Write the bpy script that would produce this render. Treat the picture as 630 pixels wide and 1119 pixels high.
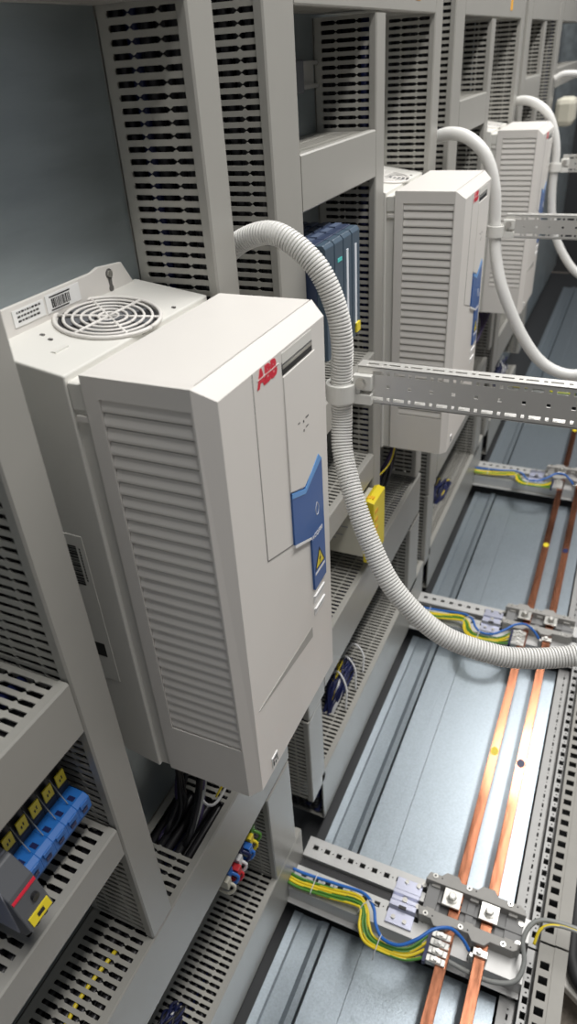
import bpy, math, random
from mathutils import Vector, Matrix
random.seed(7)
for o in list(bpy.data.objects): bpy.data.objects.remove(o)
SC = bpy.context.scene
COL = SC.collection
PI = math.pi
# ------------------------------------------------------------------ camera
cam = bpy.data.cameras.new('camera'); camo = bpy.data.objects.new('camera', cam); COL.objects.link(camo)
cam.sensor_fit = 'VERTICAL'; cam.sensor_height = 24.0; cam.lens = 765.49 / 1119 * 24.0
cam.clip_start = 0.01; cam.clip_end = 60
cam.dof.use_dof = True; cam.dof.focus_distance = 0.85; cam.dof.aperture_fstop = 4.0
right = Vector((0.90858902, 0.41334053, -0.06012993))
down = Vector((0.18002461, -0.51742285, -0.83657919))
fwd = Vector((-0.37690468, 0.7492818, -0.54453618))
m = Matrix((( right.x, -down.x, -fwd.x, 0.485), (right.y, -down.y, -fwd.y, 0.0),
            (right.z, -down.z, -fwd.z, 0.205), (0, 0, 0, 1)))
camo.matrix_world = m
SC.camera = camo
# ------------------------------------------------------------------ world, lights, exposure
SC.view_settings.view_transform = 'Standard'; SC.view_settings.look = 'None'
SC.view_settings.exposure = 0.0; SC.view_settings.gamma = 1.0
SC.view_settings.use_curve_mapping = False
w = bpy.data.worlds.new('world'); SC.world = w; w.use_nodes = True
w.node_tree.nodes['Background'].inputs[0].default_value = (0.93, 0.96, 1.0, 1)
w.node_tree.nodes['Background'].inputs[1].default_value = 0.17

def area(name, loc, target, sx, sy, power, col=(1, 0.98, 0.95)):
    l = bpy.data.lights.new(name, 'AREA'); l.shape = 'RECTANGLE'; l.size = sx; l.size_y = sy
    l.energy = power; l.color = col
    o = bpy.data.objects.new(name, l); COL.objects.link(o); o.location = loc
    d = Vector(target) - Vector(loc)
    o.rotation_euler = d.to_track_quat('-Z', 'Y').to_euler()
    return o
# ceiling luminaire rows over the aisle (long strips running along the cabinets)
LZ = 1.9
for (nm, x, y, ln, p) in (('ceiling_light_row', 0.92, 1.9, 4.2, 112), ):
    o = area(nm, (x, y, LZ), (x, y, 0), 0.22, ln, p)
    o.rotation_euler = (0, 0, 0)
o = area('ceiling_light_cross', (0.42, 3.55, LZ), (0.42, 3.55, 0), 0.16, 0.45, 12); o.rotation_euler = (0, 0, 0)

# ------------------------------------------------------------------ materials
def nodes(mt):
    nt = mt.node_tree; return nt, nt.nodes, nt.links, nt.nodes['Principled BSDF']
def mat(name, col, rough=0.5, metal=0.0, noise=0.0, nscale=40, bump=0.0, bscale=300, rn=0.0, stretch=None, spec=0.5, emit=None):
    mt = bpy.data.materials.new(name); mt.use_nodes = True
    nt, N, L, b = nodes(mt)
    b.inputs['Base Color'].default_value = (*col, 1); b.inputs['Roughness'].default_value = rough
    b.inputs['Metallic'].default_value = metal; b.inputs['Specular IOR Level'].default_value = spec
    if noise or bump or rn:
        tc = N.new('ShaderNodeTexCoord'); src = tc.outputs['Object']
        if stretch:
            mp = N.new('ShaderNodeMapping'); mp.inputs['Scale'].default_value = stretch
            L.new(src, mp.inputs['Vector']); src = mp.outputs['Vector']
    if noise or rn:
        n = N.new('ShaderNodeTexNoise'); n.inputs['Scale'].default_value = nscale; n.inputs['Detail'].default_value = 6
        n.inputs['Roughness'].default_value = 0.65
        L.new(src, n.inputs['Vector'])
        if noise:
            r = N.new('ShaderNodeMapRange'); r.inputs[1].default_value = 0.3; r.inputs[2].default_value = 0.7
            r.inputs[3].default_value = 1 - noise; r.inputs[4].default_value = 1 + noise
            L.new(n.outputs[0], r.inputs[0])
            mx = N.new('ShaderNodeVectorMath'); mx.operation = 'SCALE'; mx.inputs[0].default_value = col
            L.new(r.outputs[0], mx.inputs['Scale']); L.new(mx.outputs[0], b.inputs['Base Color'])
        if rn:
            r = N.new('ShaderNodeMapRange'); r.inputs[1].default_value = 0.3; r.inputs[2].default_value = 0.7
            r.inputs[3].default_value = max(0, rough - rn); r.inputs[4].default_value = rough + rn
            L.new(n.outputs[0], r.inputs[0]); L.new(r.outputs[0], b.inputs['Roughness'])
    if bump:
        n2 = N.new('ShaderNodeTexNoise'); n2.inputs['Scale'].default_value = bscale; n2.inputs['Detail'].default_value = 3
        L.new(src, n2.inputs['Vector'])
        bp = N.new('ShaderNodeBump'); bp.inputs['Strength'].default_value = bump; bp.inputs['Distance'].default_value = 0.001
        L.new(n2.outputs[0], bp.inputs['Height']); L.new(bp.outputs[0], b.inputs['Normal'])
    return mt
M = dict(
    duct=mat('duct_pvc', (0.38, 0.37, 0.335), 0.42, noise=0.03, nscale=12, bump=0.06, bscale=500),
    cover=mat('cover_pvc', (0.35, 0.342, 0.315), 0.36, noise=0.03, nscale=6, bump=0.05, bscale=600),
    drive=mat('drive_plastic', (0.75, 0.725, 0.69), 0.42, noise=0.012, nscale=9, bump=0.05, bscale=900),
    drive_rear=mat('drive_rear_plastic', (0.70, 0.69, 0.65), 0.5, bump=0.05, bscale=900),
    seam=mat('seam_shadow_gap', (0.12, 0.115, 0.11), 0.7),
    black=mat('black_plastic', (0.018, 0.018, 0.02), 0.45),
    dark=mat('dark_steel', (0.05, 0.052, 0.055), 0.5, metal=0.4),
    red=mat('red_print', (0.72, 0.02, 0.05), 0.4),
    blue=mat('blue_panel', (0.025, 0.11, 0.36), 0.3),
    bluelt=mat('blue_edge', (0.12, 0.35, 0.75), 0.3),
    white=mat('white_print', (0.85, 0.85, 0.85), 0.5),
    ink=mat('black_print', (0.02, 0.02, 0.02), 0.6),
    label=mat('paper_label', (0.86, 0.86, 0.85), 0.45),
    yellow=mat('yellow_plastic', (0.82, 0.66, 0.03), 0.4),
    orange=mat('orange_label', (0.85, 0.42, 0.03), 0.5),
    galv=mat('galvanised_steel', (0.40, 0.46, 0.51), 0.36, metal=0.8, noise=0.12, nscale=260, rn=0.06, bump=0.12, bscale=300),
    plate=mat('zinc_mounting_plate', (0.38, 0.43, 0.45), 0.42, metal=0.8, noise=0.10, nscale=14, rn=0.08, stretch=(1, 0.4, 2.2), bump=0.1, bscale=120),
    rail=mat('zinc_rail', (0.72, 0.71, 0.68), 0.40, metal=0.7),
    frame=mat('frame_steel', (0.38, 0.38, 0.375), 0.45, metal=0.2, noise=0.05, nscale=30),
    cross=mat('cross_steel', (0.56, 0.56, 0.55), 0.42, metal=0.3, noise=0.04, nscale=30),
    frame2=mat('painted_frame', (0.30, 0.29, 0.265), 0.5, metal=0.1, noise=0.04, nscale=30),
    copper=mat('copper', (0.60, 0.245, 0.14), 0.20, metal=1.0, noise=0.25, nscale=18, rn=0.06, stretch=(3, 0.35, 3)),
    conduit=mat('white_conduit', (0.78, 0.775, 0.75), 0.42),
    clip=mat('clip_plastic', (0.74, 0.735, 0.70), 0.4),
    holder=mat('busbar_holder_plastic', (0.36, 0.35, 0.33), 0.5, noise=0.04, nscale=40),
    holder_dark=mat('busbar_base_plastic', (0.22, 0.22, 0.22), 0.5),
    nickel=mat('nickel', (0.64, 0.63, 0.595), 0.30, metal=0.9, noise=0.04, nscale=80),
    lilac=mat('zinc_clamp', (0.62, 0.64, 0.78), 0.3, metal=0.85),
    wblue=mat('blue_wire', (0.03, 0.16, 0.55), 0.35),
    wgreen=mat('green_wire', (0.08, 0.24, 0.035), 0.38),
    wyellow=mat('yellow_wire', (0.80, 0.62, 0.03), 0.38),
    wnavy=mat('navy_wire', (0.012, 0.018, 0.085), 0.38),
    wwhite=mat('white_wire', (0.75, 0.75, 0.75), 0.4),
    wbrown=mat('brown_wire', (0.22, 0.09, 0.05), 0.4),
    wblack=mat('black_wire', (0.015, 0.014, 0.017), 0.4),
    wpurple=mat('purple_cable', (0.05, 0.035, 0.10), 0.45),
    wgrey=mat('grey_cable', (0.30, 0.31, 0.30), 0.45),
    wred=mat('red_wire', (0.6, 0.03, 0.04), 0.4),
    tblue=mat('blue_terminal', (0.02, 0.15, 0.50), 0.4),
    grey=mat('device_grey', (0.10, 0.105, 0.115), 0.42),
    greylt=mat('device_light_grey', (0.30, 0.31, 0.36), 0.4),
    plc=mat('plc_slate', (0.03, 0.045, 0.09), 0.4),
    plctop=mat('plc_top', (0.09, 0.12, 0.19), 0.45),
    plcfront=mat('plc_front', (0.06, 0.095, 0.135), 0.35),
    strip=mat('plc_label_strip', (0.78, 0.82, 0.88), 0.45),
    teal=mat('teal_print', (0.1, 0.65, 0.6), 0.4),
    cream=mat('cream_device', (0.62, 0.60, 0.50), 0.5),
    rubber=mat('rubber', (0.02, 0.02, 0.022), 0.6),
    concrete=mat('concrete', (0.36, 0.31, 0.26), 0.8, noise=0.25, nscale=140, bump=0.3, bscale=200),
    groove=mat('groove_shade', (0.42, 0.41, 0.385), 0.6),
    paint=mat('door_paint', (0.55, 0.53, 0.49), 0.45),
)

# ------------------------------------------------------------------ mesh helper
class MB:
    def __init__(s): s.v = []; s.f = []; s.mi = []
    def add(s, vs, fs, mi=0):
        b = len(s.v); s.v += [tuple(v) for v in vs]
        for f in fs: s.f.append([b + i for i in f]); s.mi.append(mi)
    def box(s, x0, x1, y0, y1, z0, z1, mi=0):
        s.add([(x0, y0, z0), (x1, y0, z0), (x1, y1, z0), (x0, y1, z0), (x0, y0, z1), (x1, y0, z1), (x1, y1, z1), (x0, y1, z1)],
              [(0, 3, 2, 1), (4, 5, 6, 7), (0, 1, 5, 4), (1, 2, 6, 5), (2, 3, 7, 6), (3, 0, 4, 7)], mi)
    def loft(s, loops, mi=0, closed=False):
        n = len(loops[0]); vs = [p for l in loops for p in l]; fs = []
        for k in range(len(loops) - 1):
            for i in range(n):
                j = (i + 1) % n; fs.append((k * n + i, k * n + j, (k + 1) * n + j, (k + 1) * n + i))
        if not closed: fs.append(tuple(range(n))[::-1]); fs.append(tuple((len(loops) - 1) * n + i for i in range(n)))
        s.add(vs, fs, mi)
    def prism(s, poly, ax, a, b, mi=0):
        def P(p, t):
            return (t, p[0], p[1]) if ax == 'x' else ((p[0], t, p[1]) if ax == 'y' else (p[0], p[1], t))
        s.loft([[P(p, a) for p in poly], [P(p, b) for p in poly]], mi)
    def cyl(s, c, ax, r, h, n=20, mi=0, r2=None):
        r2 = r if r2 is None else r2
        L = []
        for t, rr in ((0, r), (h, r2)):
            l = []
            for i in range(n):
                a = 2 * PI * i / n; p, q = rr * math.cos(a), rr * math.sin(a)
                l.append({'x': (c[0] + t, c[1] + p, c[2] + q), 'y': (c[0] + p, c[1] + t, c[2] + q), 'z': (c[0] + p, c[1] + q, c[2] + t)}[ax])
            L.append(l)
        s.loft(L, mi)
    def ring(s, c, ax, ro, ri, h, n=32, mi=0):
        prof = [(ro, 0), (ro, h), (ri, h), (ri, 0)]; L = []
        for i in range(n):
            a = 2 * PI * i / n; l = []
            for rr, t in prof:
                p, q = rr * math.cos(a), rr * math.sin(a)
                l.append({'x': (c[0] + t, c[1] + p, c[2] + q), 'y': (c[0] + p, c[1] + t, c[2] + q), 'z': (c[0] + p, c[1] + q, c[2] + t)}[ax])
            L.append(l)
        L.append(L[0]); s.loft(L, mi, closed=True)
    def tube(s, pts, r, n=10, mi=0, rf=None, mf=None):
        pts = [Vector(p) for p in pts]; L = []
        t0 = (pts[1] - pts[0]).normalized()
        u = t0.orthogonal().normalized()
        for k, p in enumerate(pts):
            t = (pts[min(k + 1, len(pts) - 1)] - pts[max(k - 1, 0)]).normalized()
            u = (u - t * u.dot(t)).normalized(); v = t.cross(u)
            rr = rf(k) if rf else r
            L.append([tuple(p + (u * math.cos(2 * PI * i / n) + v * math.sin(2 * PI * i / n)) * rr) for i in range(n)])
        b = len(s.f); s.loft(L, mi)
        if mf:
            for k in range(len(pts) - 1):
                for i in range(n): s.mi[b + k * n + i] = mf(k, i)
    def perf(s, fn, L0, L1, W0, W1, th, holes, mi=0):
        """plate in (l,w) with rectangular holes; fn(l,w,t)->xyz"""
        ls = sorted({L0, L1} | {h[0] for h in holes} | {h[1] for h in holes}); ls = [l for l in ls if L0 <= l <= L1]
        ws = sorted({W0, W1} | {h[2] for h in holes} | {h[3] for h in holes}); ws = [v for v in ws if W0 <= v <= W1]
        nl, nw = len(ls) - 1, len(ws) - 1
        li = {l: i for i, l in enumerate(ls)}; wi = {v: i for i, v in enumerate(ws)}
        solid = [[True] * nw for _ in range(nl)]
        for h in holes:
            if h[0] < L0 or h[1] > L1: continue
            for i in range(li[h[0]], li[h[1]]):
                for j in range(wi[h[2]], wi[h[3]]): solid[i][j] = False
        base = len(s.v)
        for t in (0, th):
            for l in ls:
                for v in ws: s.v.append(tuple(fn(l, v, t)))
        def ix(i, j, t): return base + t * len(ls) * len(ws) + i * len(ws) + j
        def q(*a): s.f.append(list(a)); s.mi.append(mi)
        for i in range(nl):
            for j in range(nw):
                if not solid[i][j]: continue
                q(ix(i, j, 0), ix(i, j + 1, 0), ix(i + 1, j + 1, 0), ix(i + 1, j, 0))
                q(ix(i, j, 1), ix(i + 1, j, 1), ix(i + 1, j + 1, 1), ix(i, j + 1, 1))
                if i == 0 or not solid[i - 1][j]: q(ix(i, j, 0), ix(i, j, 1), ix(i, j + 1, 1), ix(i, j + 1, 0))
                if i == nl - 1 or not solid[i + 1][j]: q(ix(i + 1, j, 0), ix(i + 1, j + 1, 0), ix(i + 1, j + 1, 1), ix(i + 1, j, 1))
                if j == 0 or not solid[i][j - 1]: q(ix(i, j, 0), ix(i + 1, j, 0), ix(i + 1, j, 1), ix(i, j, 1))
                if j == nw - 1 or not solid[i][j + 1]: q(ix(i, j + 1, 0), ix(i, j + 1, 1), ix(i + 1, j + 1, 1), ix(i + 1, j + 1, 0))
    def build(s, name, mats, parent=None, smooth=False, bevel=0, fix=True):
        me = bpy.data.meshes.new(name)
        off = wloc(parent) if parent else Vector((0, 0, 0))
        if parent is None and s.v:
            xs = [v[0] for v in s.v]; ys = [v[1] for v in s.v]; zs = [v[2] for v in s.v]
            off = Vector(((min(xs) + max(xs)) / 2, (min(ys) + max(ys)) / 2, min(zs)))
        me.from_pydata([Vector(v) - off for v in s.v], [], s.f)
        mats = mats if isinstance(mats, (list, tuple)) else [mats]
        for k in mats: me.materials.append(M[k])
        me.polygons.foreach_set('material_index', s.mi)
        if fix:
            import bmesh
            bm = bmesh.new(); bm.from_mesh(me); bmesh.ops.recalc_face_normals(bm, faces=bm.faces); bm.to_mesh(me); bm.free()
        if smooth: me.polygons.foreach_set('use_smooth', [True] * len(me.polygons))
        o = bpy.data.objects.new(name, me); COL.objects.link(o)
        if parent: o.parent = parent
        else: o.location = off
        if bevel:
            b = o.modifiers.new('bevel', 'BEVEL'); b.width = bevel; b.segments = 2; b.limit_method = 'ANGLE'; b.angle_limit = 0.6
        return o
def wloc(o):
    v = Vector((0, 0, 0))
    while o: v += o.location; o = o.parent
    return v
def tag(o, label, cat, group=None, kind=None):
    if label: o['label'] = label
    if cat: o['category'] = cat
    if group: o['group'] = group
    if kind: o['kind'] = kind
    return o
def thing(name, label, cat, loc, group=None):
    o = bpy.data.objects.new(name, None); COL.objects.link(o); o.location = loc; o.empty_display_size = 0.02
    return tag(o, label, cat, group)
def dup(root, dloc, label, skip=()):
    r = root.copy(); COL.objects.link(r); r.location = Vector(root.location) + Vector(dloc); r['label'] = label
    def kids(a, b):
        for ch in list(a.children):
            if ch.name.split('.')[0] in skip: continue
            c = ch.copy(); COL.objects.link(c); c.parent = b; kids(ch, c)
    kids(root, r); return r
def smooth_path(P, step=0.004):
    P = [Vector(p) for p in P]; out = []
    Q = [P[0] * 2 - P[1]] + P + [P[-1] * 2 - P[-2]]
    for i in range(1, len(Q) - 2):
        a, b, c, d = Q[i - 1], Q[i], Q[i + 1], Q[i + 2]
        n = max(2, int((c - b).length / step))
        for k in range(n):
            t = k / n
            out.append(0.5 * ((2 * b) + (c - a) * t + (2 * a - 5 * b + 4 * c - d) * t * t + (3 * b - a - 3 * c + d) * t ** 3))
    out.append(P[-1]); return out
def resample(P, step):
    out = [P[0]]; acc = 0
    for i in range(len(P) - 1):
        a, b = P[i], P[i + 1]; l = (b - a).length; t = step - acc
        while t <= l:
            out.append(a + (b - a) * (t / l)); t += step
        acc = l - (t - step)
    return out
def text(name, s, size, y0, z0, x, parent, mt, bold=0.0, ext=0.0003, flip=None):
    cu = bpy.data.curves.new(name, 'FONT'); cu.body = s; cu.size = size; cu.offset = bold; cu.extrude = ext
    cu.resolution_u = 3
    t = bpy.data.objects.new(name, cu); COL.objects.link(t)
    bpy.context.view_layer.update()
    me = bpy.data.meshes.new_from_object(t); bpy.data.objects.remove(t)
    off = wloc(parent)
    for v in me.vertices:
        p = v.co.copy(); v.co = Vector((x + p.z, y0 + p.x, z0 + p.y)) - off
    me.materials.clear(); me.materials.append(M[mt])
    o = bpy.data.objects.new(name, me); COL.objects.link(o); o.parent = parent
    return o

# ------------------------------------------------------------------ cable ducts
PROF = [(.0130, .0006), (.0140, .0027), (.0335, .0027), (.0365, .0006), (.0395, .0027), (.0655, .0027), (.0685, .0006), (.0715, .0027), (.0870, .0027), (.0915, .0004)]
PITCH = .011
def slot_wall(mb, fn, L0, L1, D, th=.0016, gap=None):
    n = int((L1 - L0 - .004) / PITCH); s0 = (L0 + L1) / 2 - n * PITCH / 2
    k = D / .1
    for i in range(n + 1):
        if gap and gap[0] < s0 + PITCH * i < gap[1]: continue
        # strip between slot i-1 and slot i ; slot i centred at s0+PITCH*(i+.5)
        lo = [(d * k, (L0 if i == 0 else s0 + PITCH * (i - .5) + h)) for d, h in PROF]
        hi = [(d * k, (L1 if i == n else s0 + PITCH * (i + .5) - h)) for d, h in PROF]
        vs = []
        for (d, a), (_, b) in zip(lo, hi):
            vs += [fn(a, d, 0), fn(b, d, 0), fn(a, d, th), fn(b, d, th)]
        fs = []
        for j in range(len(PROF) - 1):
            p = j * 4; q = p + 4
            fs += [(p, p + 1, q + 1, q), (p + 2, q + 2, q + 3, p + 3), (p, q, q + 2, p + 2), (p + 1, p + 3, q + 3, q + 1)]
        mb.add(vs, fs)
    for d0, d1 in ((0, PROF[0][0] * k), (PROF[-1][0] * k, D - .003)):
        vs = [fn(a, d, t) for a in (L0, L1) for d in (d0, d1) for t in (0, th)]
        mb.add(vs, [(0, 2, 3, 1), (4, 5, 7, 6), (0, 1, 5, 4), (2, 6, 7, 3), (0, 4, 6, 2), (1, 3, 7, 5)])
DG = 'grey slotted cable ducts on the mounting plates'
rw = random.Random(77)
def duct(orient, a0, a1, b0, b1, label, cover=True, D=.1, wires=1.0, gap=None):
    X = (lambda s, b, d: (d, b, s)) if orient == 'z' else (lambda s, b, d: (d, s, b))
    root = thing('cable_duct', label, 'cable duct', X(a0, (b0 + b1) / 2, 0), DG)
    mb = MB()
    g = .002
    slot_wall(mb, lambda s, d, t: X(s, b0 + g + t, d), a0, a1, D)
    slot_wall(mb, lambda s, d, t: X(s, b1 - g - t, d), a0, a1, D, gap=gap)
    p, q = X(a0, b0 + g, 0.0008), X(a1, b1 - g, .0024)
    mb.box(min(p[0], q[0]), max(p[0], q[0]), min(p[1], q[1]), max(p[1], q[1]), min(p[2], q[2]), max(p[2], q[2]))
    mb.build('duct_channel', 'duct', root, fix=False)
    mb = MB(); wv = b1 - b0 - .014; nb = max(2, int(wv / .012)); L_ = a1 - a0; ns = max(3, int(L_ / .12))
    for jj in range(nb):
        for kk in range(5):
            if wires < 1 and rw.random() > wires: continue
            bb = b0 + .007 + wv * (jj + .5) / nb; dd = (.016 + .0155 * kk) * D / .1
            P = [Vector(X(a0 + .004 + (L_ - .008) * t / ns, bb + rw.uniform(-.0015, .0015), dd + rw.uniform(-.003, .003))) for t in range(ns + 1)]
            mb.tube(P, .0068, n=6, mi=0 if rw.random() < .93 else 1)
    if mb.v: mb.build('duct_wires', ['wblack', 'wnavy'], root, smooth=True)
    if cover:
        mb = MB()
        sec = [(b0, D - .011), (b0, D - .002), (b0 + .002, D), (b1 - .002, D), (b1, D - .002), (b1, D - .011), (b1 - .0013, D - .011), (b1 - .0013, D - .003), (b0 + .0013, D - .003), (b0 + .0013, D - .011)]
        mb.loft([[X(a, b, d) for b, d in sec] for a in (a0, a1)])
        mb.build('duct_cover', 'cover', root)
    return root

# ================================================================== SETTING
mb = MB(); mb.box(-.6, 3.0, -1.5, 7.0, -1.42, -1.40); mb.build('floor', 'concrete')['kind'] = 'structure'
mb = MB(); mb.box(-.6, .62, 6.2, 6.24, -1.40, 1.9); mb.build('wall_far', 'dark')['kind'] = 'structure'

CAB = ['nearest cabinet', 'second cabinet', 'third cabinet', 'farthest cabinet']
OFF = [-.84, 0, .84, 1.71]
PG = 'galvanised mounting plates'
for i, o in enumerate(OFF):
    y0, y1 = (.742 + o + .012, .742 + o + .84 - .012)
    if i == 0: y0 = -.35
    if i == 3: y1 = 5.6
    mb = MB(); mb.box(-.0025, 0, y0, y1, -1.19, .62); mb.box(-.02, -.0025, y0, y0 + .002, -1.19, .62); mb.box(-.02, -.0025, y1 - .002, y1, -1.19, .62)
    tag(mb.build('mounting_plate', 'plate'), 'flat galvanised steel mounting plate behind the ducts in the ' + CAB[i], 'mounting plate', PG)

# ================================================================== DUCTS
def cabinet_ducts(i, o):
    c = CAB[i]
    if i > 0:
        duct('z', -.83, .60, .789 + o, .867 + o, 'wide vertical cable duct on the near edge of the ' + c)
        duct('z', -1.07, -.833, .784 + o, .849 + o, 'short open vertical cable duct near the floor at the near edge of the ' + c)
        duct('z', -.69, .249, 1.153 + o, 1.195 + o, 'narrow vertical cable duct left of the white drive in the ' + c)
        if i < 3:
            e = .076 if i == 2 else 0
            duct('z', -.69, .60, 1.478 + o + e, 1.528 + o + e, 'vertical cable duct on the far edge of the ' + c + ' behind the white drive')
            duct('y', .868 + o, 1.477 + o + e, .252, .330, 'horizontal cable duct across the top opening of the ' + c)
            duct('z', -1.06, -.833, 1.45 + o, 1.537 + o, 'short vertical cable duct near the floor at the far edge of the ' + c)
            duct('y', .868 + o, 1.53 + o, -.82, -.705, 'long horizontal cable duct below the white drive in the ' + c)
            duct('y', .834 + o, 1.612 + o, -1.195, -1.045, 'lowest horizontal cable duct just above the floor panels in the ' + c)
        duct('y', .868 + o, 1.152 + o, .037, .104, 'upper horizontal cable duct at the left of the white drive in the ' + c)
        duct('y', .868 + o, 1.152 + o, -.302, -.248, 'middle horizontal cable duct at the left of the white drive in the ' + c)
        duct('y', .868 + o, 1.152 + o, -.508, -.455, 'lower horizontal cable duct at the left of the white drive in the ' + c)
    else:
        duct('z', -.703, .249, .309, .351, 'narrow vertical cable duct left of the white drive in the nearest cabinet')
        duct('z', -.69, .60, .64, .686, 'vertical cable duct on the far edge of the nearest cabinet behind the white drive')
        duct('z', -1.068, -.833, .61, .697, 'short vertical cable duct under the front corner of the nearest white drive')
        duct('y', -.25, .639, .252, .330, 'horizontal cable duct across the top of the nearest cabinet')
        duct('y', -.25, .307, -.316, -.250, 'horizontal cable duct above the row of blue fuse terminals')
        duct('y', -.25, .307, -.518, -.471, 'horizontal cable duct under the row of blue fuse terminals')
        duct('y', -.25, .697, -.825, -.707, 'long horizontal cable duct below the white drive in the nearest cabinet', gap=(.425, .515))
        duct('y', -.25, .721, -1.195, -1.070, 'lowest horizontal cable duct beside the floor panels in the nearest cabinet')
for i, o in enumerate(OFF): cabinet_ducts(i, o)
# farthest cabinet is a little wider
duct('y', 2.58, 3.19, .252, .330, 'horizontal cable duct across the top opening of the farthest cabinet')
duct('z', -1.0, .60, 3.22, 3.32, 'vertical cable duct on the far edge of the farthest cabinet')
duct('y', 2.58, 3.19, -1.195, -1.045, 'lowest horizontal cable duct just above the floor panels in the farthest cabinet')
duct('y', 2.58, 3.19, -.82, -.705, 'long horizontal cable duct low down in the farthest cabinet')
duct('y', 3.33, 4.2, .252, .330, 'horizontal cable duct beyond the farthest cabinet at the upper right edge of the photo')
duct('y', 3.33, 4.2, .037, .104, 'short horizontal cable duct at the very far end of the row')
for k, (y, nm) in enumerate(((1.36, 'second'), (2.22, 'third'))):
    mb = MB(); mb.box(.1, .1006, y - .012, y + .014, .268, .30)
    tag(mb.build('marking_label', 'orange'), 'small orange label on the top duct of the ' + nm + ' cabinet', 'label', 'orange labels on the top ducts')

# ================================================================== DRIVES
Y0, Y1, ZB = .404, .635, -.487
def make_drive():
    r = thing('frequency_drive', 'large white frequency drive nearest the camera with red logo and blue panel', 'frequency drive', (0, (Y0 + Y1) / 2, ZB), 'white frequency drives on the plates')
    # rear housing
    mb = MB()
    mb.loft([[(.001, Y0 + .002, ZB + .012), (.088, Y0, ZB - .003), (.088, Y0, 0), (.001, Y0 + .002, .013)],
             [(.001, Y1 - .002, ZB + .012), (.088, Y1, ZB - .003), (.088, Y1, 0), (.001, Y1 - .002, .013)]])
    rear = mb.build('rear_housing', 'drive_rear', r, bevel=.0015)
    # neck between the shells
    mb = MB(); mb.box(.086, .106, Y0 + .004, Y1 - .004, ZB, -.006)
    mb.box(.0885, .1035, Y0 + .0015, Y0 + .004, -.030, -.006)
    mb.build('neck', 'drive_rear', r, bevel=.0008)
    mb = MB(); mb.box(.091, .103, Y0 + .0006, Y0 + .004, -.040, -.034); mb.build('latch', 'drive', r, bevel=.0006)
    # rear label on the side
    mb = MB(); mb.box(.028, .060, Y0 + .0002, Y0 + .0018, -.36, -.165)
    lb = mb.build('rating_label', 'drive_rear', r); lb['label'] = 'narrow rating label with barcode'
    mb = MB()
    z = -.178
    while z > -.225:
        h = random.choice((.0008, .0016, .0024)); mb.box(.036, .050, Y0 - .0001, Y0 + .0006, z - h, z); z -= h + random.choice((.0008, .0014))
    for k in range(12): mb.box(.053, .0545, Y0 - .0001, Y0 + .0006, -.182 - k * .0035, -.180 - k * .0035)
    mb.box(.038, .052, Y0 - .0001, Y0 + .0006, -.325, -.306)
    mb.build('barcode', 'ink', lb)
    # top flange with keyhole and label
    mb = MB()
    mb.prism([(Y0 + .0, .012), (Y1 - .002, .0), (.610, .036), (.572, .040), (.560, .0375), (Y0, .0375)], 'x', 0.0005, .0045)
    fl = mb.build('mounting_flange', 'drive', r, bevel=.001)
    mb = MB(); mb.cyl((.0046, .5865, .030), 'x', .0050, .0006); mb.prism([(.5838, .028), (.5892, .028), (.5885, .015), (.5845, .015)], 'x', .0046, .0052)
    mb.cyl((.0046, .5865, .0155), 'x', .0035, .0005)
    mb.build('keyhole', 'seam', fl)
    mb = MB(); mb.cyl((.0050, .5865, .0300), 'x', .0036, .002, n=16); mb.build('screw', 'nickel', fl)
    mb = MB(); mb.box(.0046, .0052, .447, .487, .0185, .033); mb.box(.0046, .0052, .490, .538, .018, .0345); fl2 = mb.build('type_label', 'label', fl)
    mb = MB(); y = .497
    while y < .522:
        h = random.choice((.0006, .0012, .0018)); mb.box(.0052, .0054, y, y + h, .0215, .030); y += h + random.choice((.0006, .001))
    for k in range(3):
        yy = .452
        while yy < .480:
            l = random.uniform(.001, .004); mb.box(.0052, .0054, yy, yy + l, .0295 - k * .0038, .0312 - k * .0038); yy += l + .0012
    mb.box(.0052, .0054, .495, .524, .0312, .0325); mb.box(.0052, .0054, .495, .520, .0192, .0205)
    mb.build('print', 'ink', fl)
    # fan grille on the sloping top
    c = (.0450, .525); R = .047; EY = 1.14
    def zt(x): return .013 * (1 - x / .088) + .0003
    mb = MB()
    n = 40
    mb.loft([[(c[0] + (R - .003) * math.cos(2 * PI * k / n), c[1] + EY * (R - .003) * math.sin(2 * PI * k / n), zt(c[0] + (R - .003) * math.cos(2 * PI * k / n)) + dz) for k in range(n)] for dz in (-.003, .0002)])
    fan = mb.build('fan_opening', 'black', r)
    mb = MB()
    for q in range(7):
        a = 2 * PI * q / 7
        pts = [(c[0] + rr * math.cos(a + da), c[1] + rr * math.sin(a + da), zt(c[0] + rr * math.cos(a + da)) - .0000) for rr, da in ((.014, 0), (.042, .25), (.042, .7), (.014, .55))]
        mb.loft([[Vector(p) for p in pts], [Vector(p) + Vector((0, 0, .0006)) for p in pts]])
    mb.cyl((c[0], c[1], zt(c[0])), 'z', .015, .0012)
    mb.build('fan_blade', 'grey', fan)
    mb = MB()
    for rr in (.009, .0165, .024, .0315, .039, .0465):
        P = [(c[0] + rr * math.cos(2 * PI * k / 48), c[1] + EY * rr * math.sin(2 * PI * k / 48), zt(c[0] + rr * math.cos(2 * PI * k / 48)) + .0014) for k in range(49)]
        mb.tube(P, .0015 if rr < .045 else .0022, n=6)
    for k in range(6):
        a = PI / 6 + k * PI / 3
        P = [(c[0] + t * math.cos(a), c[1] + EY * t * math.sin(a), zt(c[0] + t * math.cos(a)) + .0016) for t in (.0, .02, .048)]
        mb.tube(P, .0016, n=6)
    mb.build('fan_grille', 'drive', r, smooth=True)
    for (x, y) in ((.022, .459), (.034, .455), (.080, .583)):
        mb = MB(); mb.box(x - .002, x + .002, y - .0012, y + .0012, zt(x) - .001, zt(x) + .0010)
        mb.build('grille_clip', 'seam', r)
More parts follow.
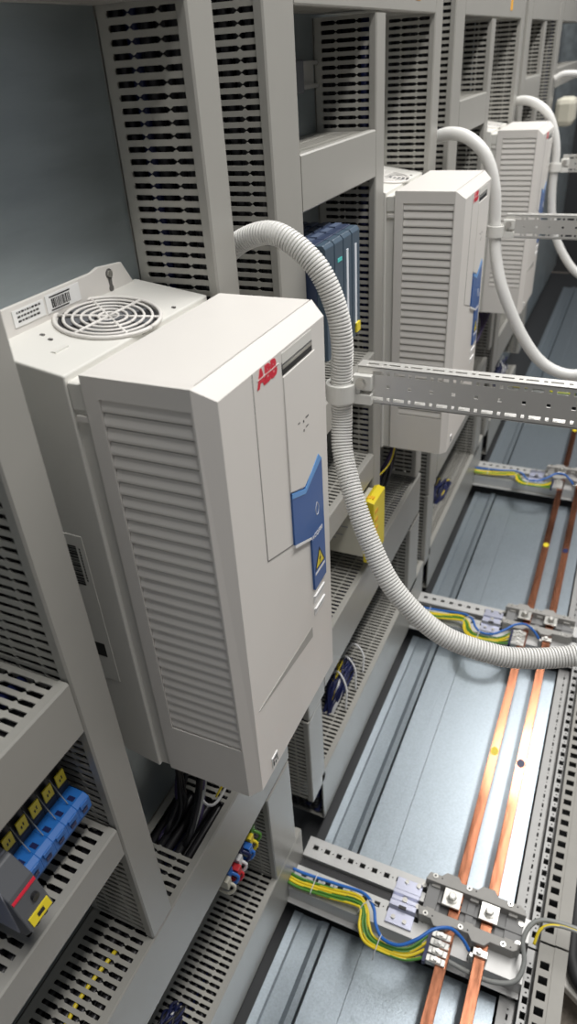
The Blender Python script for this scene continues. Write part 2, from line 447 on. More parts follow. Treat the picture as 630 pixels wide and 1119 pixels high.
    mb = MB(); mb.box(.050, .056, .435, .452, zt(.053) - .001, zt(.053) + .0006); mb.build('slot', 'drive_rear', r)
    # front cover
    mb = MB()
    zb = ZB + .002
    mb.box(.104, .206, Y0 + .007, Y1 - .001, zb, .003)
    mb.box(.104, .119, Y0, Y0 + .0075, zb, .003); mb.box(.2055, .2075, Y0, Y0 + .0075, zb, .003)
    mb.box(.119, .2055, Y0, Y0 + .0075, -.016, .003); mb.box(.119, .2055, Y0, Y0 + .0075, zb, -.409)
    mb.loft([[(.2075, Y0, zb), (.2075, Y1, zb), (.2075, Y1, .003), (.2075, Y0, .003)],
             [(.218, Y0 + .013, zb), (.2185, Y1 - .004, zb), (.2215, Y1 - .004, -.011), (.2215, Y0 + .014, -.011)]])
    fc = mb.build('front_cover', 'drive', r)
    # louvres
    mb = MB(); n = 30; p = .393 / n
    for k in range(n):
        z1 = -.016 - k * p; z0 = z1 - p
        mb.loft([[(x, Y0 + .0034, z1 - .0001), (x, Y0 + .0022, z1 - .0028), (x, Y0 + .0013, z0 + .0068), (x, Y0 + .0008, z0 + .0046), (x, Y0 + .0008, z0 + .0026), (x, Y0 + .0020, z0 + .0012), (x, Y0 + .0034, z0 + .0009)] for x in (.1195, .205)])
    mb.build('louvre', 'drive', fc)
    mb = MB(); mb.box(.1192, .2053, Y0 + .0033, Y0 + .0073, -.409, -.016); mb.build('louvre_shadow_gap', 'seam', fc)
    # seams in the cover
    xf = .2213
    def xs(z): return .2215 - (.003) * ((-.011 - z) / .474)
    mb = MB()
    def line(y0, z0, y1, z1, wd=.00035):
        d = Vector((0, y1 - y0, z1 - z0)).normalized(); nn = Vector((0, -d.z, d.y)) * wd
        a = Vector((0, y0, z0)); b = Vector((0, y1, z1))
        L = []
        for p_ in (a, b):
            x = xs(p_.z)
            L.append([Vector((x - .001, 0, 0)) + p_ - nn, Vector((x + .0002, 0, 0)) + p_ - nn, Vector((x + .0002, 0, 0)) + p_ + nn, Vector((x - .001, 0, 0)) + p_ + nn])
        mb.loft(L)
    line(.470, -.011, .470, -.203); line(.470, -.203, .527, -.222)
    mb.build('cover_seam', 'seam', fc)
    # keypad bay
    mb = MB(); mb.loft([[(xs(z) + dx, y, z) for y, z in ((.527, -.014), (.594, -.014), (.594, -.024), (.527, -.024))] for dx in (-.001, .0003)])
    mb.build('keypad_recess', 'drive_rear', fc)
    mb = MB(); mb.box(.2195, .2217, .526, .594, -.0345, -.0225); mb.build('keypad_gap', 'black', fc)
    mb = MB(); mb.box(.2205, .2224, .527, .592, -.0285, -.0255); k_ = mb.build('keypad_lip', 'nickel', fc)
    mb = MB(); mb.prism([(.527, -.158), (.560, -.170), (.600, -.152), (.600, -.036), (.527, -.036)], 'x', .2195, .2221)
    kp = mb.build('keypad_cover', 'drive', fc, bevel=.0006)
    mb = MB()
    for (yy, zz, a, b) in ((.552, -.094, .004, .0008), (.564, -.096, .0018, .0024), (.570, -.095, .007, .0009), (.564, -.106, .0018, .0024), (.570, -.105, .006, .0008)):
        mb.box(.2221, .2224, yy, yy + a, zz - b, zz)
    mb.build('print', 'ink', kp)
    # blue panel
    mb = MB(); mb.prism([(.528, -.160), (.560, -.172), (.597, -.150), (.606, -.160), (.607, -.316), (.573, -.318), (.570, -.240), (.528, -.223)], 'x', .2190, .2222)
    bp = mb.build('blue_panel', 'blue', fc); bp['label'] = 'blue front panel with water drop symbol'
    mb = MB()
    mb.prism([(.528, -.160), (.560, -.172), (.560, -.178), (.528, -.166)], 'x', .2215, .2226)
    mb.prism([(.560, -.172), (.597, -.150), (.606, -.160), (.601, -.160), (.560, -.178)], 'x', .2215, .2226)
    mb.build('panel_edge', 'bluelt', bp)
    mb = MB(); mb.prism([(.528, -.2235), (.570, -.2405), (.570, -.2435), (.528, -.2270)], 'x', .2190, .2224); mb.build('panel_rim', 'white', bp)
    mb = MB()
    P = []
    for k in range(25):
        t = 2 * PI * k / 24; P.append((.2223, .588 + .0042 * math.sin(t) * (1 if abs(t - PI) < 1.6 else math.sin(min(t, 2 * PI - t) / 1.55 * PI / 2) ** 1.2), -.212 + .008 * math.cos(t) - .001))
    mb.tube(P, .0004, n=5); mb.build('drop_symbol', 'white', bp)
    text('model_text', 'ACQ580', .0078, .5715, -.2465, .2222, bp, 'white', bold=.0000)
    mb = MB(); mb.prism([(.575, -.292), (.603, -.292), (.589, -.266)], 'x', .2222, .2225); mb.build('warning_border', 'black', bp)
    mb = MB(); mb.prism([(.5785, -.290), (.5995, -.290), (.589, -.2705)], 'x', .2224, .2227); wt = mb.build('warning_triangle', 'yellow', bp)
    mb = MB(); mb.prism([(.591, -.275), (.586, -.282), (.589, -.282), (.587, -.288), (.592, -.281), (.589, -.281)], 'x', .2226, .2229); mb.build('lightning_bolt', 'black', wt)
    mb = MB(); mb.box(.2222, .2225, .575, .603, -.2985, -.2955); mb.build('warning_text_line', 'wwhite', bp)
    for zz in (-.331, -.350):
        mb = MB(); mb.prism([(.573, zz - .008), (.603, zz - .008), (.603, zz + .002), (.573, zz + .002)], 'x', .2185, .2200)
        mb.loft([[(.2200, y, z) for y, z in ((.573, zz - .004), (.603, zz - .004), (.603, zz + .003), (.573, zz + .003))], [(.2218, y, z) for y, z in ((.574, zz + .001), (.602, zz + .001), (.602, zz + .003), (.574, zz + .003))]])
        mb.build('vent', 'white', fc)
    # groove patch with recess shade in its colour, small printed code at the bottom
    mb = MB()
    mb.loft([[(xs(-.36) - .001, .428, -.3665), (xs(-.36) + .0001, .428, -.3665), (xs(-.36) + .0001, .428, -.3655), (xs(-.36) - .001, .428, -.3655)],
             [(xs(-.38) - .001, .570, -.3850), (xs(-.38) + .0001, .570, -.3850), (xs(-.38) + .0001, .570, -.3690), (xs(-.38) - .001, .570, -.3690)]])
    mb.build('groove', 'groove', fc)
    mb = MB(); mb.box(.2175, .2193, .443, .457, -.478, -.462); sq = mb.build('test_label', 'label', fc)
    mb = MB()
    for (a, b, c_, d) in ((.444, .456, -.4665, -.4645), (.444, .447, -.476, -.468), (.449, .456, -.470, -.468), (.449, .452, -.476, -.472), (.454, .456, -.476, -.4715)): mb.box(.2193, .2195, a, b, c_, d)
    mb.build('print', 'ink', sq)
    lg = text('logo', 'ABB', .0205, .4745, -.0275, .2214, fc, 'red', bold=.0013)
    lg['label'] = 'red letter logo'
    mb = MB(); mb.box(.2213, .2219, .474, .516, -.0207, -.0201); mb.build('logo_split', 'drive', lg)
    for ch in fc.children:
        if ch.name.split('.')[0] in ('louvre', 'louvre_shadow_gap', 'test_label', 'groove'): continue
        ch.location.y += .0095 if ch.name.startswith('logo') else .005
    return r
drive = make_drive()
dup(drive, (0, .84, 0), 'white frequency drive in the second cabinet behind the punched rail')
dup(drive, (0, 1.755, 0.002), 'white frequency drive in the third cabinet, smallest of the three in view')

# ================================================================== CONDUITS
def conduit(P, r, label, fine=True, pitch=.0037):
    root = thing('conduit', label, 'conduit', P[0], 'white corrugated conduits')
    S = smooth_path(P, .003); mb = MB()
    if fine:
        R = resample(S, pitch / 5); mb.tube(R, r, n=26, rf=lambda k: (r - .0002, r, r, r - .0002, r - .0030)[k % 5])
    else:
        R = resample(S, pitch / 2); mb.tube(R, r, n=20, rf=lambda k: (r, r - .0009)[k % 2])
    mb.build('corrugated_tube', 'conduit', root, smooth=not fine)
    return root
CP = [(.015, .742, -.03), (.060, .736, .018), (.100, .728, .040), (.137, .722, .042), (.178, .718, .014), (.200, .717, -.028), (.208, .715, -.070), (.206, .715, -.115), (.206, .715, -.160),
      (.212, .700, -.200), (.234, .676, -.244), (.261, .655, -.289), (.300, .636, -.340), (.359, .630, -.386), (.423, .644, -.411), (.464, .660, -.418), (.506, .680, -.418), (.56, .70, -.405), (.62, .70, -.37)]
conduit(CP, .0128, 'white corrugated conduit looping past the nearest drive and across the foreground')
CP2 = [(.02, 1.60, -.02), (.065, 1.585, .035), (.105, 1.575, .055), (.150, 1.565, .050), (.190, 1.56, .018), (.213, 1.56, -.04), (.222, 1.56, -.12), (.233, 1.55, -.18), (.255, 1.54, -.24), (.300, 1.54, -.325), (.350, 1.54, -.385), (.405, 1.54, -.408), (.46, 1.55, -.40), (.56, 1.56, -.36)]
conduit(CP2, .0125, 'white conduit hanging in front of the second cabinet drive', fine=False)
CP3 = [(.02, 2.475, -.02), (.07, 2.472, .035), (.115, 2.445, .055), (.165, 2.415, .045), (.205, 2.409, .01), (.232, 2.409, -.07), (.236, 2.409, -.18), (.25, 2.409, -.27), (.285, 2.409, -.35), (.345, 2.41, -.42), (.42, 2.41, -.44)]
conduit(CP3, .0125, 'white conduit beside the third cabinet drive', fine=False)
CP4 = [(.104, 3.27, .07), (.14, 3.27, .085), (.22, 3.27, .075), (.27, 3.27, .02), (.28, 3.27, -.15)]
conduit(CP4, .0125, 'far white conduit bend at the upper right edge of the photo', fine=False)

# ================================================================== PUNCHED RAILS + CLIPS
RG = 'zinc punched rails across the cabinet fronts'
def rail(y, z1, label, x0=.226, x1=.62):
    root = thing('punched_rail', label, 'punched rail', (x0, y, z1 - .044), RG)
    h = .044; mb = MB()
    holes = []; x = x0 + .018; k = 0
    while x < x1 - .03:
        for wz in (.0045, h - .0085):
            holes += [(x, x + .0125, wz, wz + .004)]
            holes += [(x + .017, x + .0205, wz, wz + .004)]
        holes += [(x + .0165, x + .0205, h / 2 - .002, h / 2 + .002)]
        x += .025
    mb.perf(lambda l, v, t: (l, y + t, z1 - h + v), x0, x1, 0, h, .0015, holes)
    rr = mb.build('web', 'rail', root, fix=False)
    for zz, nm in ((z1, 'top_flange'), (z1 - h, 'bottom_flange')):
        mb = MB(); hs = []; x = x0 + .010; k = 0
        while x < x1 - .03:
            hs.append((x, x + .013, .007, .0105)); hs.append((x + .018, x + .022, .007, .0105)); x += .025
        mb.perf(lambda l, v, t: (l, y + v, zz - .0007 + t), x0, x1, 0, .018, .0015, hs)
        mb.build(nm, 'rail', root, fix=False)
    return root
def clip(c, y, z, r, label):
    root = thing('conduit_clip', label, 'conduit clip', (c[0], c[1], z), 'white plastic conduit clips')
    mb = MB(); mb.ring((c[0], c[1], z - .011), 'z', r + .0052, r + .0003, .022); mb.build('clip_ring', 'clip', root, smooth=False, bevel=.0006)
    mb = MB(); x = c[0] + r + .002
    mb.box(x, x + .022, y - .009, y - .0002, z + .004, z + .022); mb.box(x, x + .022, y - .009, y - .0002, z - .014, z - .001); mb.box(x, x + .008, y - .007, y - .0002, z - .004, z + .006)
    mb.build('clip_base', 'clip', root, bevel=.001)
    mb = MB(); mb.cyl((x + .010, y - .012, z + .013), 'y', .0052, .004, n=6); mb.cyl((x + .010, y - .010, z + .013), 'y', .0068, .0012, n=20); mb.build('screw', 'nickel', root)
for (y, z, cx, cy, lab) in ((.722, -.097, .206, .715, ('nearest punched zinc rail running right from the foreground conduit', 'white clip fixing the foreground conduit to the nearest rail')),
                     (1.565, -.092, .2235, 1.558, ('second punched zinc rail in front of the second and third drives', 'white clip on the conduit at the second punched rail')),
                     (2.416, -.088, .236, 2.409, ('third punched zinc rail at the upper right', 'white clip on the conduit at the third punched rail')),
                     (3.27, -.075, .28, 3.26, ('farthest punched zinc rail at the right edge of the photo', 'tiny white clip on the farthest conduit'))):
    rail(y, z, lab[0], x0=cx + .018)
    clip((cx, cy), y, z - .030, .0130, lab[1])

# ================================================================== FLOOR AREA
ZF = -1.22
PN = 'galvanised floor panels'
YB = [-.12, .72, 1.56, 2.40, 3.24, 5.2]
CAB.append('row end')
for i in range(5):
    a, b = YB[i] + .045, YB[i + 1] - .08
    c = CAB[i]
    mb = MB()
    mb.prism([(.114, ZF - .012), (.114, ZF + .003), (.130, ZF + .003), (.134, ZF), (.166, ZF + .001), (.176, ZF + .008), (.1880, ZF + .009), (.1880, ZF - .012)], 'y', a, b)
    tag(mb.build('floor_panel', 'galv'), 'narrow ridged galvanised floor panel in the ' + c, 'floor panel', PN)
    mb = MB(); mb.box(.1925, .5065, a, b, ZF - .012, ZF + .002); mb.prism([(.236, ZF), (.237, ZF + .0028), (.260, ZF + .0028), (.264, ZF)], 'y', a, b); 
    tag(mb.build('floor_panel', 'galv'), 'wide flat galvanised floor panel under the copper bars in the ' + c, 'floor panel', PN)
    mb = MB(); hs = []; y = a + .03
    while y < b - .03:
        hs += [(y, y + .010, .015, .0185), (y + .0165, y + .019, .0155, .018)]; y += .025
    mb.perf(lambda l, v, t: (.511 + v, l, ZF + .012 + t), a - .0, b + .0, 0, .030, .003, hs)
    tag(mb.build('frame_strip', 'frame', fix=False), 'light grey frame strip with small slots beside the wide floor panel of the ' + c, 'frame strip', 'slotted frame strips')
    mb = MB(); hs = []; y = YB[i] + .02
    while y < YB[i + 1] - .02:
        hs += [(y, y + .012, .0035, .0125), (y + .017, y + .020, .0065, .0095)]; y += .025
    mb.perf(lambda l, v, t: (.542 + v, l, ZF + .050 + t), YB[i] + .002, YB[i + 1] - .002, 0, .0165, .003, hs)
    mb.box(.5422, .5445, YB[i] + .002, YB[i + 1] - .002, ZF - .01, ZF + .0495)
    tag(mb.build('frame_rail', 'frame', fix=False), 'punched grey base rail along the right of the ' + c, 'frame rail', 'punched base rails')
    mb = MB(); hs = []; y = YB[i] + .02
    while y < YB[i + 1] - .02:
        hs += [(y, y + .013, .005, .020)]; y += .025
    mb.perf(lambda l, v, t: (.559 + v, l, ZF + .085 + t), YB[i] + .002, YB[i + 1] - .002, 0, .025, .003, hs)
    mb.box(.584, .606, YB[i] + .002, YB[i + 1] - .002, ZF + .086, ZF + .090); mb.box(.603, .606, YB[i] + .002, YB[i + 1] - .002, ZF - .17, ZF + .0855)
    mb.box(.559, .562, YB[i] + .002, YB[i + 1] - .002, ZF - .01, ZF + .0845)
    tag(mb.build('door_frame_rail', 'frame2', fix=False), 'beige punched rail at the door edge of the ' + c, 'frame rail', 'door edge rails')
mb = MB(); mb.box(-.05, .60, -.4, 5.6, -1.262, -1.250); tag(mb.build('base_tray', 'dark'), 'dark steel tray under the galvanised floor panels', 'base tray')
mb = MB(); mb.box(-.05, .60, -.4, 5.6, -1.40, -1.262); tag(mb.build('plinth', 'dark'), 'dark plinth carrying the row of cabinets', 'plinth')

# cross members, busbar holders, bars
def screw(mb, x, y, z, r=.0045):
    mb.cyl((x, y, z), 'z', r, .0018, n=16)
names = ['between the nearest and second cabinets', 'between the second and third cabinets', 'between the third and farthest cabinets', 'at the far end of the row']
for i in range(1, 5):
    yb = YB[i]; wh = names[i - 1]
    ZT = -1.150
    for (y0, y1, nm, hv) in ((yb - .003, yb + .040, 'far', .018), (yb - .075, yb - .026, 'near', .030)):
        mb = MB(); hs = []; x = .115
        while x < .345 or (.525 < x < .54):
            hs += [(x, x + .011, hv, hv + .010), (x + .0165, x + .0190, hv + .004, hv + .0065)]; x += .025
        mb.perf(lambda l, v, t: (l, y0 + v, ZT - .003 + t), .101, .541, 0, y1 - y0, .003, hs)
        yy = y0 if nm == 'far' else y1
        mb.box(.101, .541, y0, y0 + .002, ZT - .035, ZT - .0031); mb.box(.101, .541, y1 - .002, y1, ZT - .035, ZT - .0031)
        mb.box(.101, .541, y0 - (.010 if nm == 'near' else 0), y1 + (.010 if nm == 'far' else 0), ZT - .037, ZT - .035)
        if nm == 'near': mb.box(.101, .345, y1 + .002, y1 + .020, ZT - .014, ZT - .008, 1)  # black strip added to stand for the shade in the gap between the pair
        for k in range(6): screw(mb, .10 + k * .047, (y1 + .004) if nm == 'far' else y0 - .004, ZT - .035, .0032)
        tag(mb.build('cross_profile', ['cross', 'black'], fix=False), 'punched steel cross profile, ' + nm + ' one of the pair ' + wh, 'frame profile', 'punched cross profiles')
    # busbar holder
    root = thing('busbar_holder', 'grey plastic busbar holder with two bolted bars ' + wh, 'busbar holder', (.44, yb + .01, ZT), 'grey busbar holders')
    def jaw(yc, s):
        mb = MB(); x0 = .350
        top = [(.350, -.006), (.372, -.006), (.380, .004), (.402, .004), (.410, -.006), (.440, -.006), (.448, .004), (.470, .004), (.478, -.006), (.518, -.006), (.526, -.012)]
        poly = [(x, yc + s * (y + .006)) for x, y in top] + [(.530, yc - s * .016), (.345, yc - s * .016)]
        mb.prism(poly, 'z', ZT, ZT + .026)
        for xx in (.358, .430, .500): mb.box(xx, xx + .016, yc - s * .019 - .002, yc - s * .019 + .004, ZT, ZT + .018)
        j = mb.build('jaw', 'holder', root, bevel=.001)
        mb = MB()
        for xx in (.361, .425, .500): screw(mb, xx, yc - s * .005, ZT + .026, .0048)
        mb.cyl((.524, yc - s * .024, ZT), 'z', .0052, .012, n=14); mb.cyl((.344, yc - s * .02, ZT), 'z', .0048, .010, n=14)
        mb.build('jaw_screw', 'nickel', j)
        mb = MB()
        for xx in (.361, .425, .500):
            mb.cyl((xx, yc - s * .005, ZT + .0278), 'z', .0022, .0004, n=6); mb.cyl((xx + .013, yc - s * .005, ZT + .0258), 'z', .0016, .0004, n=8)
        mb.build('socket', 'black', j)
    jaw(yb + .045, 1); jaw(yb - .040, -1)
    mb = MB(); mb.box(.352, .528, yb - .03, yb + .036, ZT, ZT + .006); mb.box(.352, .528, yb + .000, yb + .004, ZT + .006, ZT + .012); mb.box(.352, .375, yb - .026, yb + .03, ZT + .006, ZT + .014); mb.box(.428, .442, yb - .026, yb + .03, ZT + .006, ZT + .010); mb.box(.498, .528, yb - .026, yb + .03, ZT + .006, ZT + .010)
    mb.build('holder_base', 'holder_dark', root, bevel=.0008)
    for (bx, by) in ((.400, yb + .010), (.468, yb + .010)):
        mb = MB(); mb.box(bx - .0165, bx + .0165, by - .0165, by + .0165, ZT + .0215, ZT + .0265); wq = mb.build('square_washer', 'nickel', root, bevel=.0006)
        mb = MB(); mb.cyl((bx, by, ZT + .0266), 'z', .0108, .0018, n=24); mb.cyl((bx, by, ZT + .0284), 'z', .0095, .0015, n=24)
        mb.cyl((bx, by, ZT + .0299), 'z', .0078, .0068, n=6); mb.cyl((bx, by, ZT + .0367), 'z', .0066, .0008, n=20, r2=.0055)
        mb.build('bolt', 'nickel', wq)
    # zinc clamp plate
    root = thing('clamp_plate', 'ridged bluish zinc clamp plate ' + wh, 'clamp plate', (.318, yb - .02, ZT), 'zinc clamp plates')
    mb = MB(); yl = yb - .065
    mb.prism([(yl, ZT + .001), (yl, ZT + .004), (yl + .026, ZT + .004), (yl + .030, ZT + .012), (yl + .040, ZT + .012), (yl + .044, ZT + .007), (yl + .052, ZT + .007), (yl + .055, ZT + .012), (yl + .062, ZT + .012), (yl + .066, ZT + .005), (yl + .090, ZT + .005), (yl + .090, ZT + .001)], 'x', .293, .343)
    mb.build('plate', 'lilac', root, bevel=.0006)
    for (rx, ry, rz, rr) in ((.306, .012, .004, .004), (.328, .010, .004, .004), (.335, .084, .005, .0045), (.312, .084, .005, .004), (.318, .048, .007, .005)):
        mb = MB(); mb.cyl((rx, yl + ry, ZT + rz), 'z', rr, .003, n=12); mb.build('rivet', 'nickel', root)
    mb = MB(); mb.box(.311, .325, yl + .028, yl + .0335, ZT + .0095, ZT + .0128); mb.build('window', 'black', root)
    # terminal clamps on the bars
    root = thing('terminal_stack', 'four screw clamps on the left copper bar ' + wh, 'terminal clamps', (.397, yb - .10, ZT), 'screw clamp stacks')
    for k in range(4):
        y = yb - .060 - k * .0145
        mb = MB(); mb.box(.381, .415, y - .0062, y + .0062, ZT + .008, ZT + .022); mb.box(.388, .408, y - .005, y + .005, ZT + .022, ZT + .0245)
        cb = mb.build('clamp_body', 'nickel', root, bevel=.0012)
        mb = MB(); mb.cyl((.398, y, ZT + .0245), 'z', .0036, .003, n=14); mb.build('clamp_screw', 'rail', cb)
    mb = MB(); mb.box(.3755, .381, yb - .112, yb - .052, ZT + .008, ZT + .020); mb.build('entry_strip', 'wnavy', root)
    root = thing('busbar_clamp', 'single clamp on the right copper bar ' + wh, 'terminal clamp', (.462, yb - .062, ZT), 'single busbar clamps')
    mb = MB(); mb.box(.449, .480, yb - .069, yb - .056, ZT + .008, ZT + .023); mb.box(.449, .456, yb - .075, yb - .056, ZT + .0, ZT + .023); mb.build('clamp_body', 'nickel', root, bevel=.0012)
    mb = MB(); mb.cyl((.465, yb - .062, ZT + .023), 'z', .0045, .005, n=14); mb.build('clamp_screw', 'rail', root)

for i in range(4):
    y0 = YB[i] + .006; y1 = YB[i + 1] + (.012 if i < 3 else 0)
    for (x, nm, dot, d) in ((.3985, 'left', 'wyellow', .0), (.4575, 'right', 'wnavy', .0)):
        z = -1.145 + .0068
        mb = MB(); mb.box(x, x + .020, y0, y1, z, z + .006)
        root = mb.build('copper_busbar', 'copper', bevel=.0008)
        tag(root, 'flat copper busbar, the %s one of the pair in the %s' % (nm, CAB[i]), 'busbar', 'copper busbars')
        if i > 0:
            mb = MB(); yy = YB[i] + .375 + (-.012 if nm == 'right' else 0)
            mb.prism([(x + .010 + .0085 * math.cos(t * PI / 8), yy + .012 * math.sin(t * PI / 8)) for t in range(16)], 'z', z + .006, z + .0064)
            mb.build('dot_sticker', 'yellow' if nm == 'left' else 'wnavy', root)

# wires to the terminals
def gy(mb, P, r=.0030, tw=.14, ph=0):
    S = resample(smooth_path(P, .004), .004)
    mb.tube(S, r, n=10, mf=lambda k, i: 0 if ((i + ph + int(k * tw)) % 10) < 5 else 1)
for i in range(1, 5):
    yb = YB[i]; d = yb - .72; wh = names[i - 1]
    for k in range(4):
        ofs = k * .006; z = -1.138
        ty = yb - .060 - k * .0145
        P = [(.1005, .666 - ofs + d, z), (.126, .664 - ofs + d, z), (.184, .667 - ofs + d, z + .003), (.238, .670 - ofs + d, z + .010), (.262 - ofs * .6, .650 - ofs * .3 + d, z + .012), (.272 - ofs * .8, .628 - ofs * .6 + d, z + .012), (.288 - ofs * .6, .610 - ofs * .8 + d, z + .012), (.322, .606 + d - ofs * .8, z + .014), (.352, .618 + d - ofs * 1.2, z + .012), (.378, ty, -1.136)]
        mb = MB(); gy(mb, P, .0028, ph=3 * k + i)
        tag(mb.build('earth_wire', ['wgreen', 'wyellow'], smooth=True), 'striped earth wire to the %s clamp %s' % (('far end', 'second', 'third', 'near end')[k], wh), 'wire', 'earth wires ' + wh)
    P = [(.1005, .674 + d, -1.134), (.126, .673 + d, -1.133), (.19, .676 + d, -1.130), (.245, .676 + d, -1.124), (.272, .655 + d, -1.118), (.285, .628 + d, -1.116), (.305, .608 + d, -1.114), (.335, .606 + d, -1.108), (.362, .624 + d, -1.100), (.384, .648 + d, -1.095), (.410, .664 + d, -1.100), (.432, .663 + d, -1.115), (.449, .655 + d, -1.132)]
    mb = MB(); mb.tube(resample(smooth_path(P, .004), .004), .0031, n=10); o = mb.build('neutral_wire', 'wblue', smooth=True)
    tag(o, 'blue wire arching over to the right copper bar ' + wh, 'wire', 'blue neutral wires')
    for nm, TP in (('leftmost', [(.150, .640, -1.137), (.150, .645, -1.132), (.150, .680, -1.1275), (.150, .683, -1.136)]), ('middle', [(.246, .640, -1.128), (.252, .655, -1.120), (.262, .664, -1.1145), (.278, .660, -1.116)]), ('rightmost', [(.297, .574, -1.128), (.298, .585, -1.118), (.300, .604, -1.110), (.301, .613, -1.112)])):
        mb = MB(); mb.tube([(x, y + d, z) for x, y, z in TP], .0009, n=5)
        tag(mb.build('cable_tie', 'wwhite', smooth=True), nm + ' thin white tie on the wires ' + wh, 'cable tie', 'white cable ties')
# grey cable and grommet near the door edge of the nearest cabinet
mb = MB(); mb.tube(resample(smooth_path([(.40, .640, -1.16), (.45, .632, -1.155), (.495, .628, -1.145), (.530, .640, -1.135), (.538, .668, -1.12), (.530, .695, -1.10), (.545, .725, -1.085), (.585, .735, -1.08), (.66, .735, -1.08)], .004), .004), .0042, n=12)
tag(mb.build('grey_cable', 'wgrey', smooth=True), 'grey cable curling over the base rail at the lower right', 'cable')
mb = MB(); gy(mb, [(.548, .690, -1.095), (.556, .714, -1.079), (.587, .7265, -1.074), (.66, .7265, -1.074)], .0030)
tag(mb.build('earth_wire', ['wgrey', 'wyellow'], smooth=True), 'yellow striped wire beside the grey cable at the lower right', 'wire')
mb = MB(); mb.ring((.527, .655, -1.2045), 'z', .015, .0095, .004); mb.cyl((.527, .655, -1.205), 'z', .0095, .002, mi=1)
tag(mb.build('grommet', ['frame', 'black']), 'round grommet hole at the end of the slotted strip near the busbar holder', 'grommet')

# ================================================================== DEVICES, NEAREST CABINET
def din_rail(y0, y1, z, label):
    mb = MB(); h = .0175
    sec = [(.0005, -.0125), (.0015, -.0125), (.0015, .0125), (.0005, .0125)]
    sec = [(.0, -.0135), (.0075, -.0135), (.0075, -h), (.0087, -h), (.0087, -.0123), (.0012, -.0123), (.0012, .0123), (.0087, .0123), (.0087, h), (.0075, h), (.0075, .0135), (.0, .0135)]
    mb.loft([[(x + .0005, y, z + b) for x, b in sec] for y in (y0, y1)])
    tag(mb.build('din_rail', 'rail'), label, 'DIN rail', 'DIN rails on the mounting plates')
din_rail(-.2, .300, -.395, 'DIN rail carrying the blue fuse terminals in the nearest cabinet')
din_rail(.87, 1.15, .180, 'DIN rail in the shaded top left opening of the second cabinet')
din_rail(.87, 1.15, -.60, 'DIN rail carrying the yellow module in the second cabinet')
ords = ['farthest along', 'second from the far end', 'third from the far end', 'fourth from the far end', 'fifth from the far end', 'sixth from the far end']
for k in range(5):
    y1 = .2975 - k * .0180; y0 = y1 - .0178
    root = thing('fuse_terminal', 'blue and black fuse terminal with yellow tag, %s in the row' % ords[k], 'fuse terminal', (.01, (y0 + y1) / 2, -.43), 'fuse terminals on the DIN rail')
    mb = MB(); mb.prism([(.010, -.425), (.010, -.365), (.040, -.355), (.062, -.362), (.066, -.392), (.060, -.425)], 'y', y0, y1)
    mb.prism([(.050, -.362), (.056, -.350), (.060, -.352), (.062, -.366)], 'y', y0 + .003, y1 - .003)
    mb.build('terminal_body', 'black', root, bevel=.0006)
    mb = MB(); mb.prism([(.058, -.436), (.058, -.402), (.082, -.402), (.088, -.406), (.088, -.421), (.080, -.436)], 'y', y0, y1 + .0003)
    mb.box(.088, .090, y0 + .003, y1 - .003, -.410, -.404)
    bb = mb.build('blue_base', 'tblue', root, bevel=.0006)
    mb = MB(); mb.box(.072, .080, y0 + .004, y0 + .009, -.402, -.4016); mb.box(.0885, .0889, y0 + .005, y0 + .012, -.418, -.413); mb.build('wire_entry', 'wnavy', bb)
    mb = MB(); mb.box(.067, .0684, y0 + .003, y1 - .003, -.385, -.3685); tg = mb.build('marker_tag', 'yellow', root)
    mb = MB(); mb.box(.0684, .0686, y0 + .0065, y0 + .008, -.380, -.3765); mb.box(.0684, .0686, y0 + .0095, y0 + .0108, -.3785, -.374); mb.build('print', 'ink', tg)
    mb = MB(); mb.tube([(.045, y0 + .002, -.356), (.060, y0 + .0005, -.366), (.070, y0 - .0003, -.385), (.078, y0 - .0003, -.400)], .0005, n=5); mb.build('jumper_wire', 'wgrey', root)
# motor protection switch
root = thing('motor_breaker', 'dark grey motor breaker with red print and yellow tag at the lower left', 'circuit breaker', (.01, .186, -.44), None)
ya, yc = .176, .2055
mb = MB(); mb.prism([(.010, -.440), (.010, -.366), (.055, -.362), (.085, -.366), (.103, -.384), (.116, -.424), (.104, -.440)], 'y', ya, yc)
b = mb.build('breaker_body', 'grey', root, bevel=.0012)
mb = MB()
for k in range(3):
    y = ya + .005 + k * .0098
    mb.box(.030, .052, y - .004, y + .004, -.364, -.3605); mb.box(.060, .080, y - .004, y + .004, -.366, -.3625)
mb.build('terminal_hood', 'greylt', b, bevel=.0008)
mb = MB()
for k in range(3):
    y = ya + .005 + k * .0098; mb.cyl((.041, y, -.3605), 'z', .0025, .0008, n=12); mb.cyl((.070, y, -.3625), 'z', .0025, .0008, n=12)
mb.build('terminal_screw', 'nickel', b)
mb = MB(); mb.loft([[(.1047, y, -.388), (.1055, y, -.388), (.1065, y, -.3905), (.1057, y, -.3905)] for y in (ya + .001, yc - .001)]); mb.build('red_print', 'red', b)
mb = MB(); mb.loft([[(.1120, y, -.4125), (.1135, y, -.4125), (.1165, y, -.4215), (.1150, y, -.4215)] for y in (ya + .004, yc - .002)]); yl_ = mb.build('marker_tag', 'yellow', b)
mb = MB(); mb.loft([[(.1140, y, -.415), (.1146, y, -.415), (.1158, y, -.419), (.1152, y, -.419)] for y in (ya + .012, ya + .020)]); mb.build('print', 'ink', yl_)
mb = MB(); mb.cyl((.1075, yc - .010, -.402), 'x', .004, .004, n=16); mb.build('knob', 'black', b)
mb = MB(); mb.box(.020, .099, ya - .001, ya, -.436, -.372); mb.build('side_panel', 'greylt', b)
mb = MB()
mb.tube(smooth_path([(.05, .183, -.3605), (.055, .180, -.345), (.06, .170, -.332), (.06, .14, -.325)], .004), .0032, n=10)
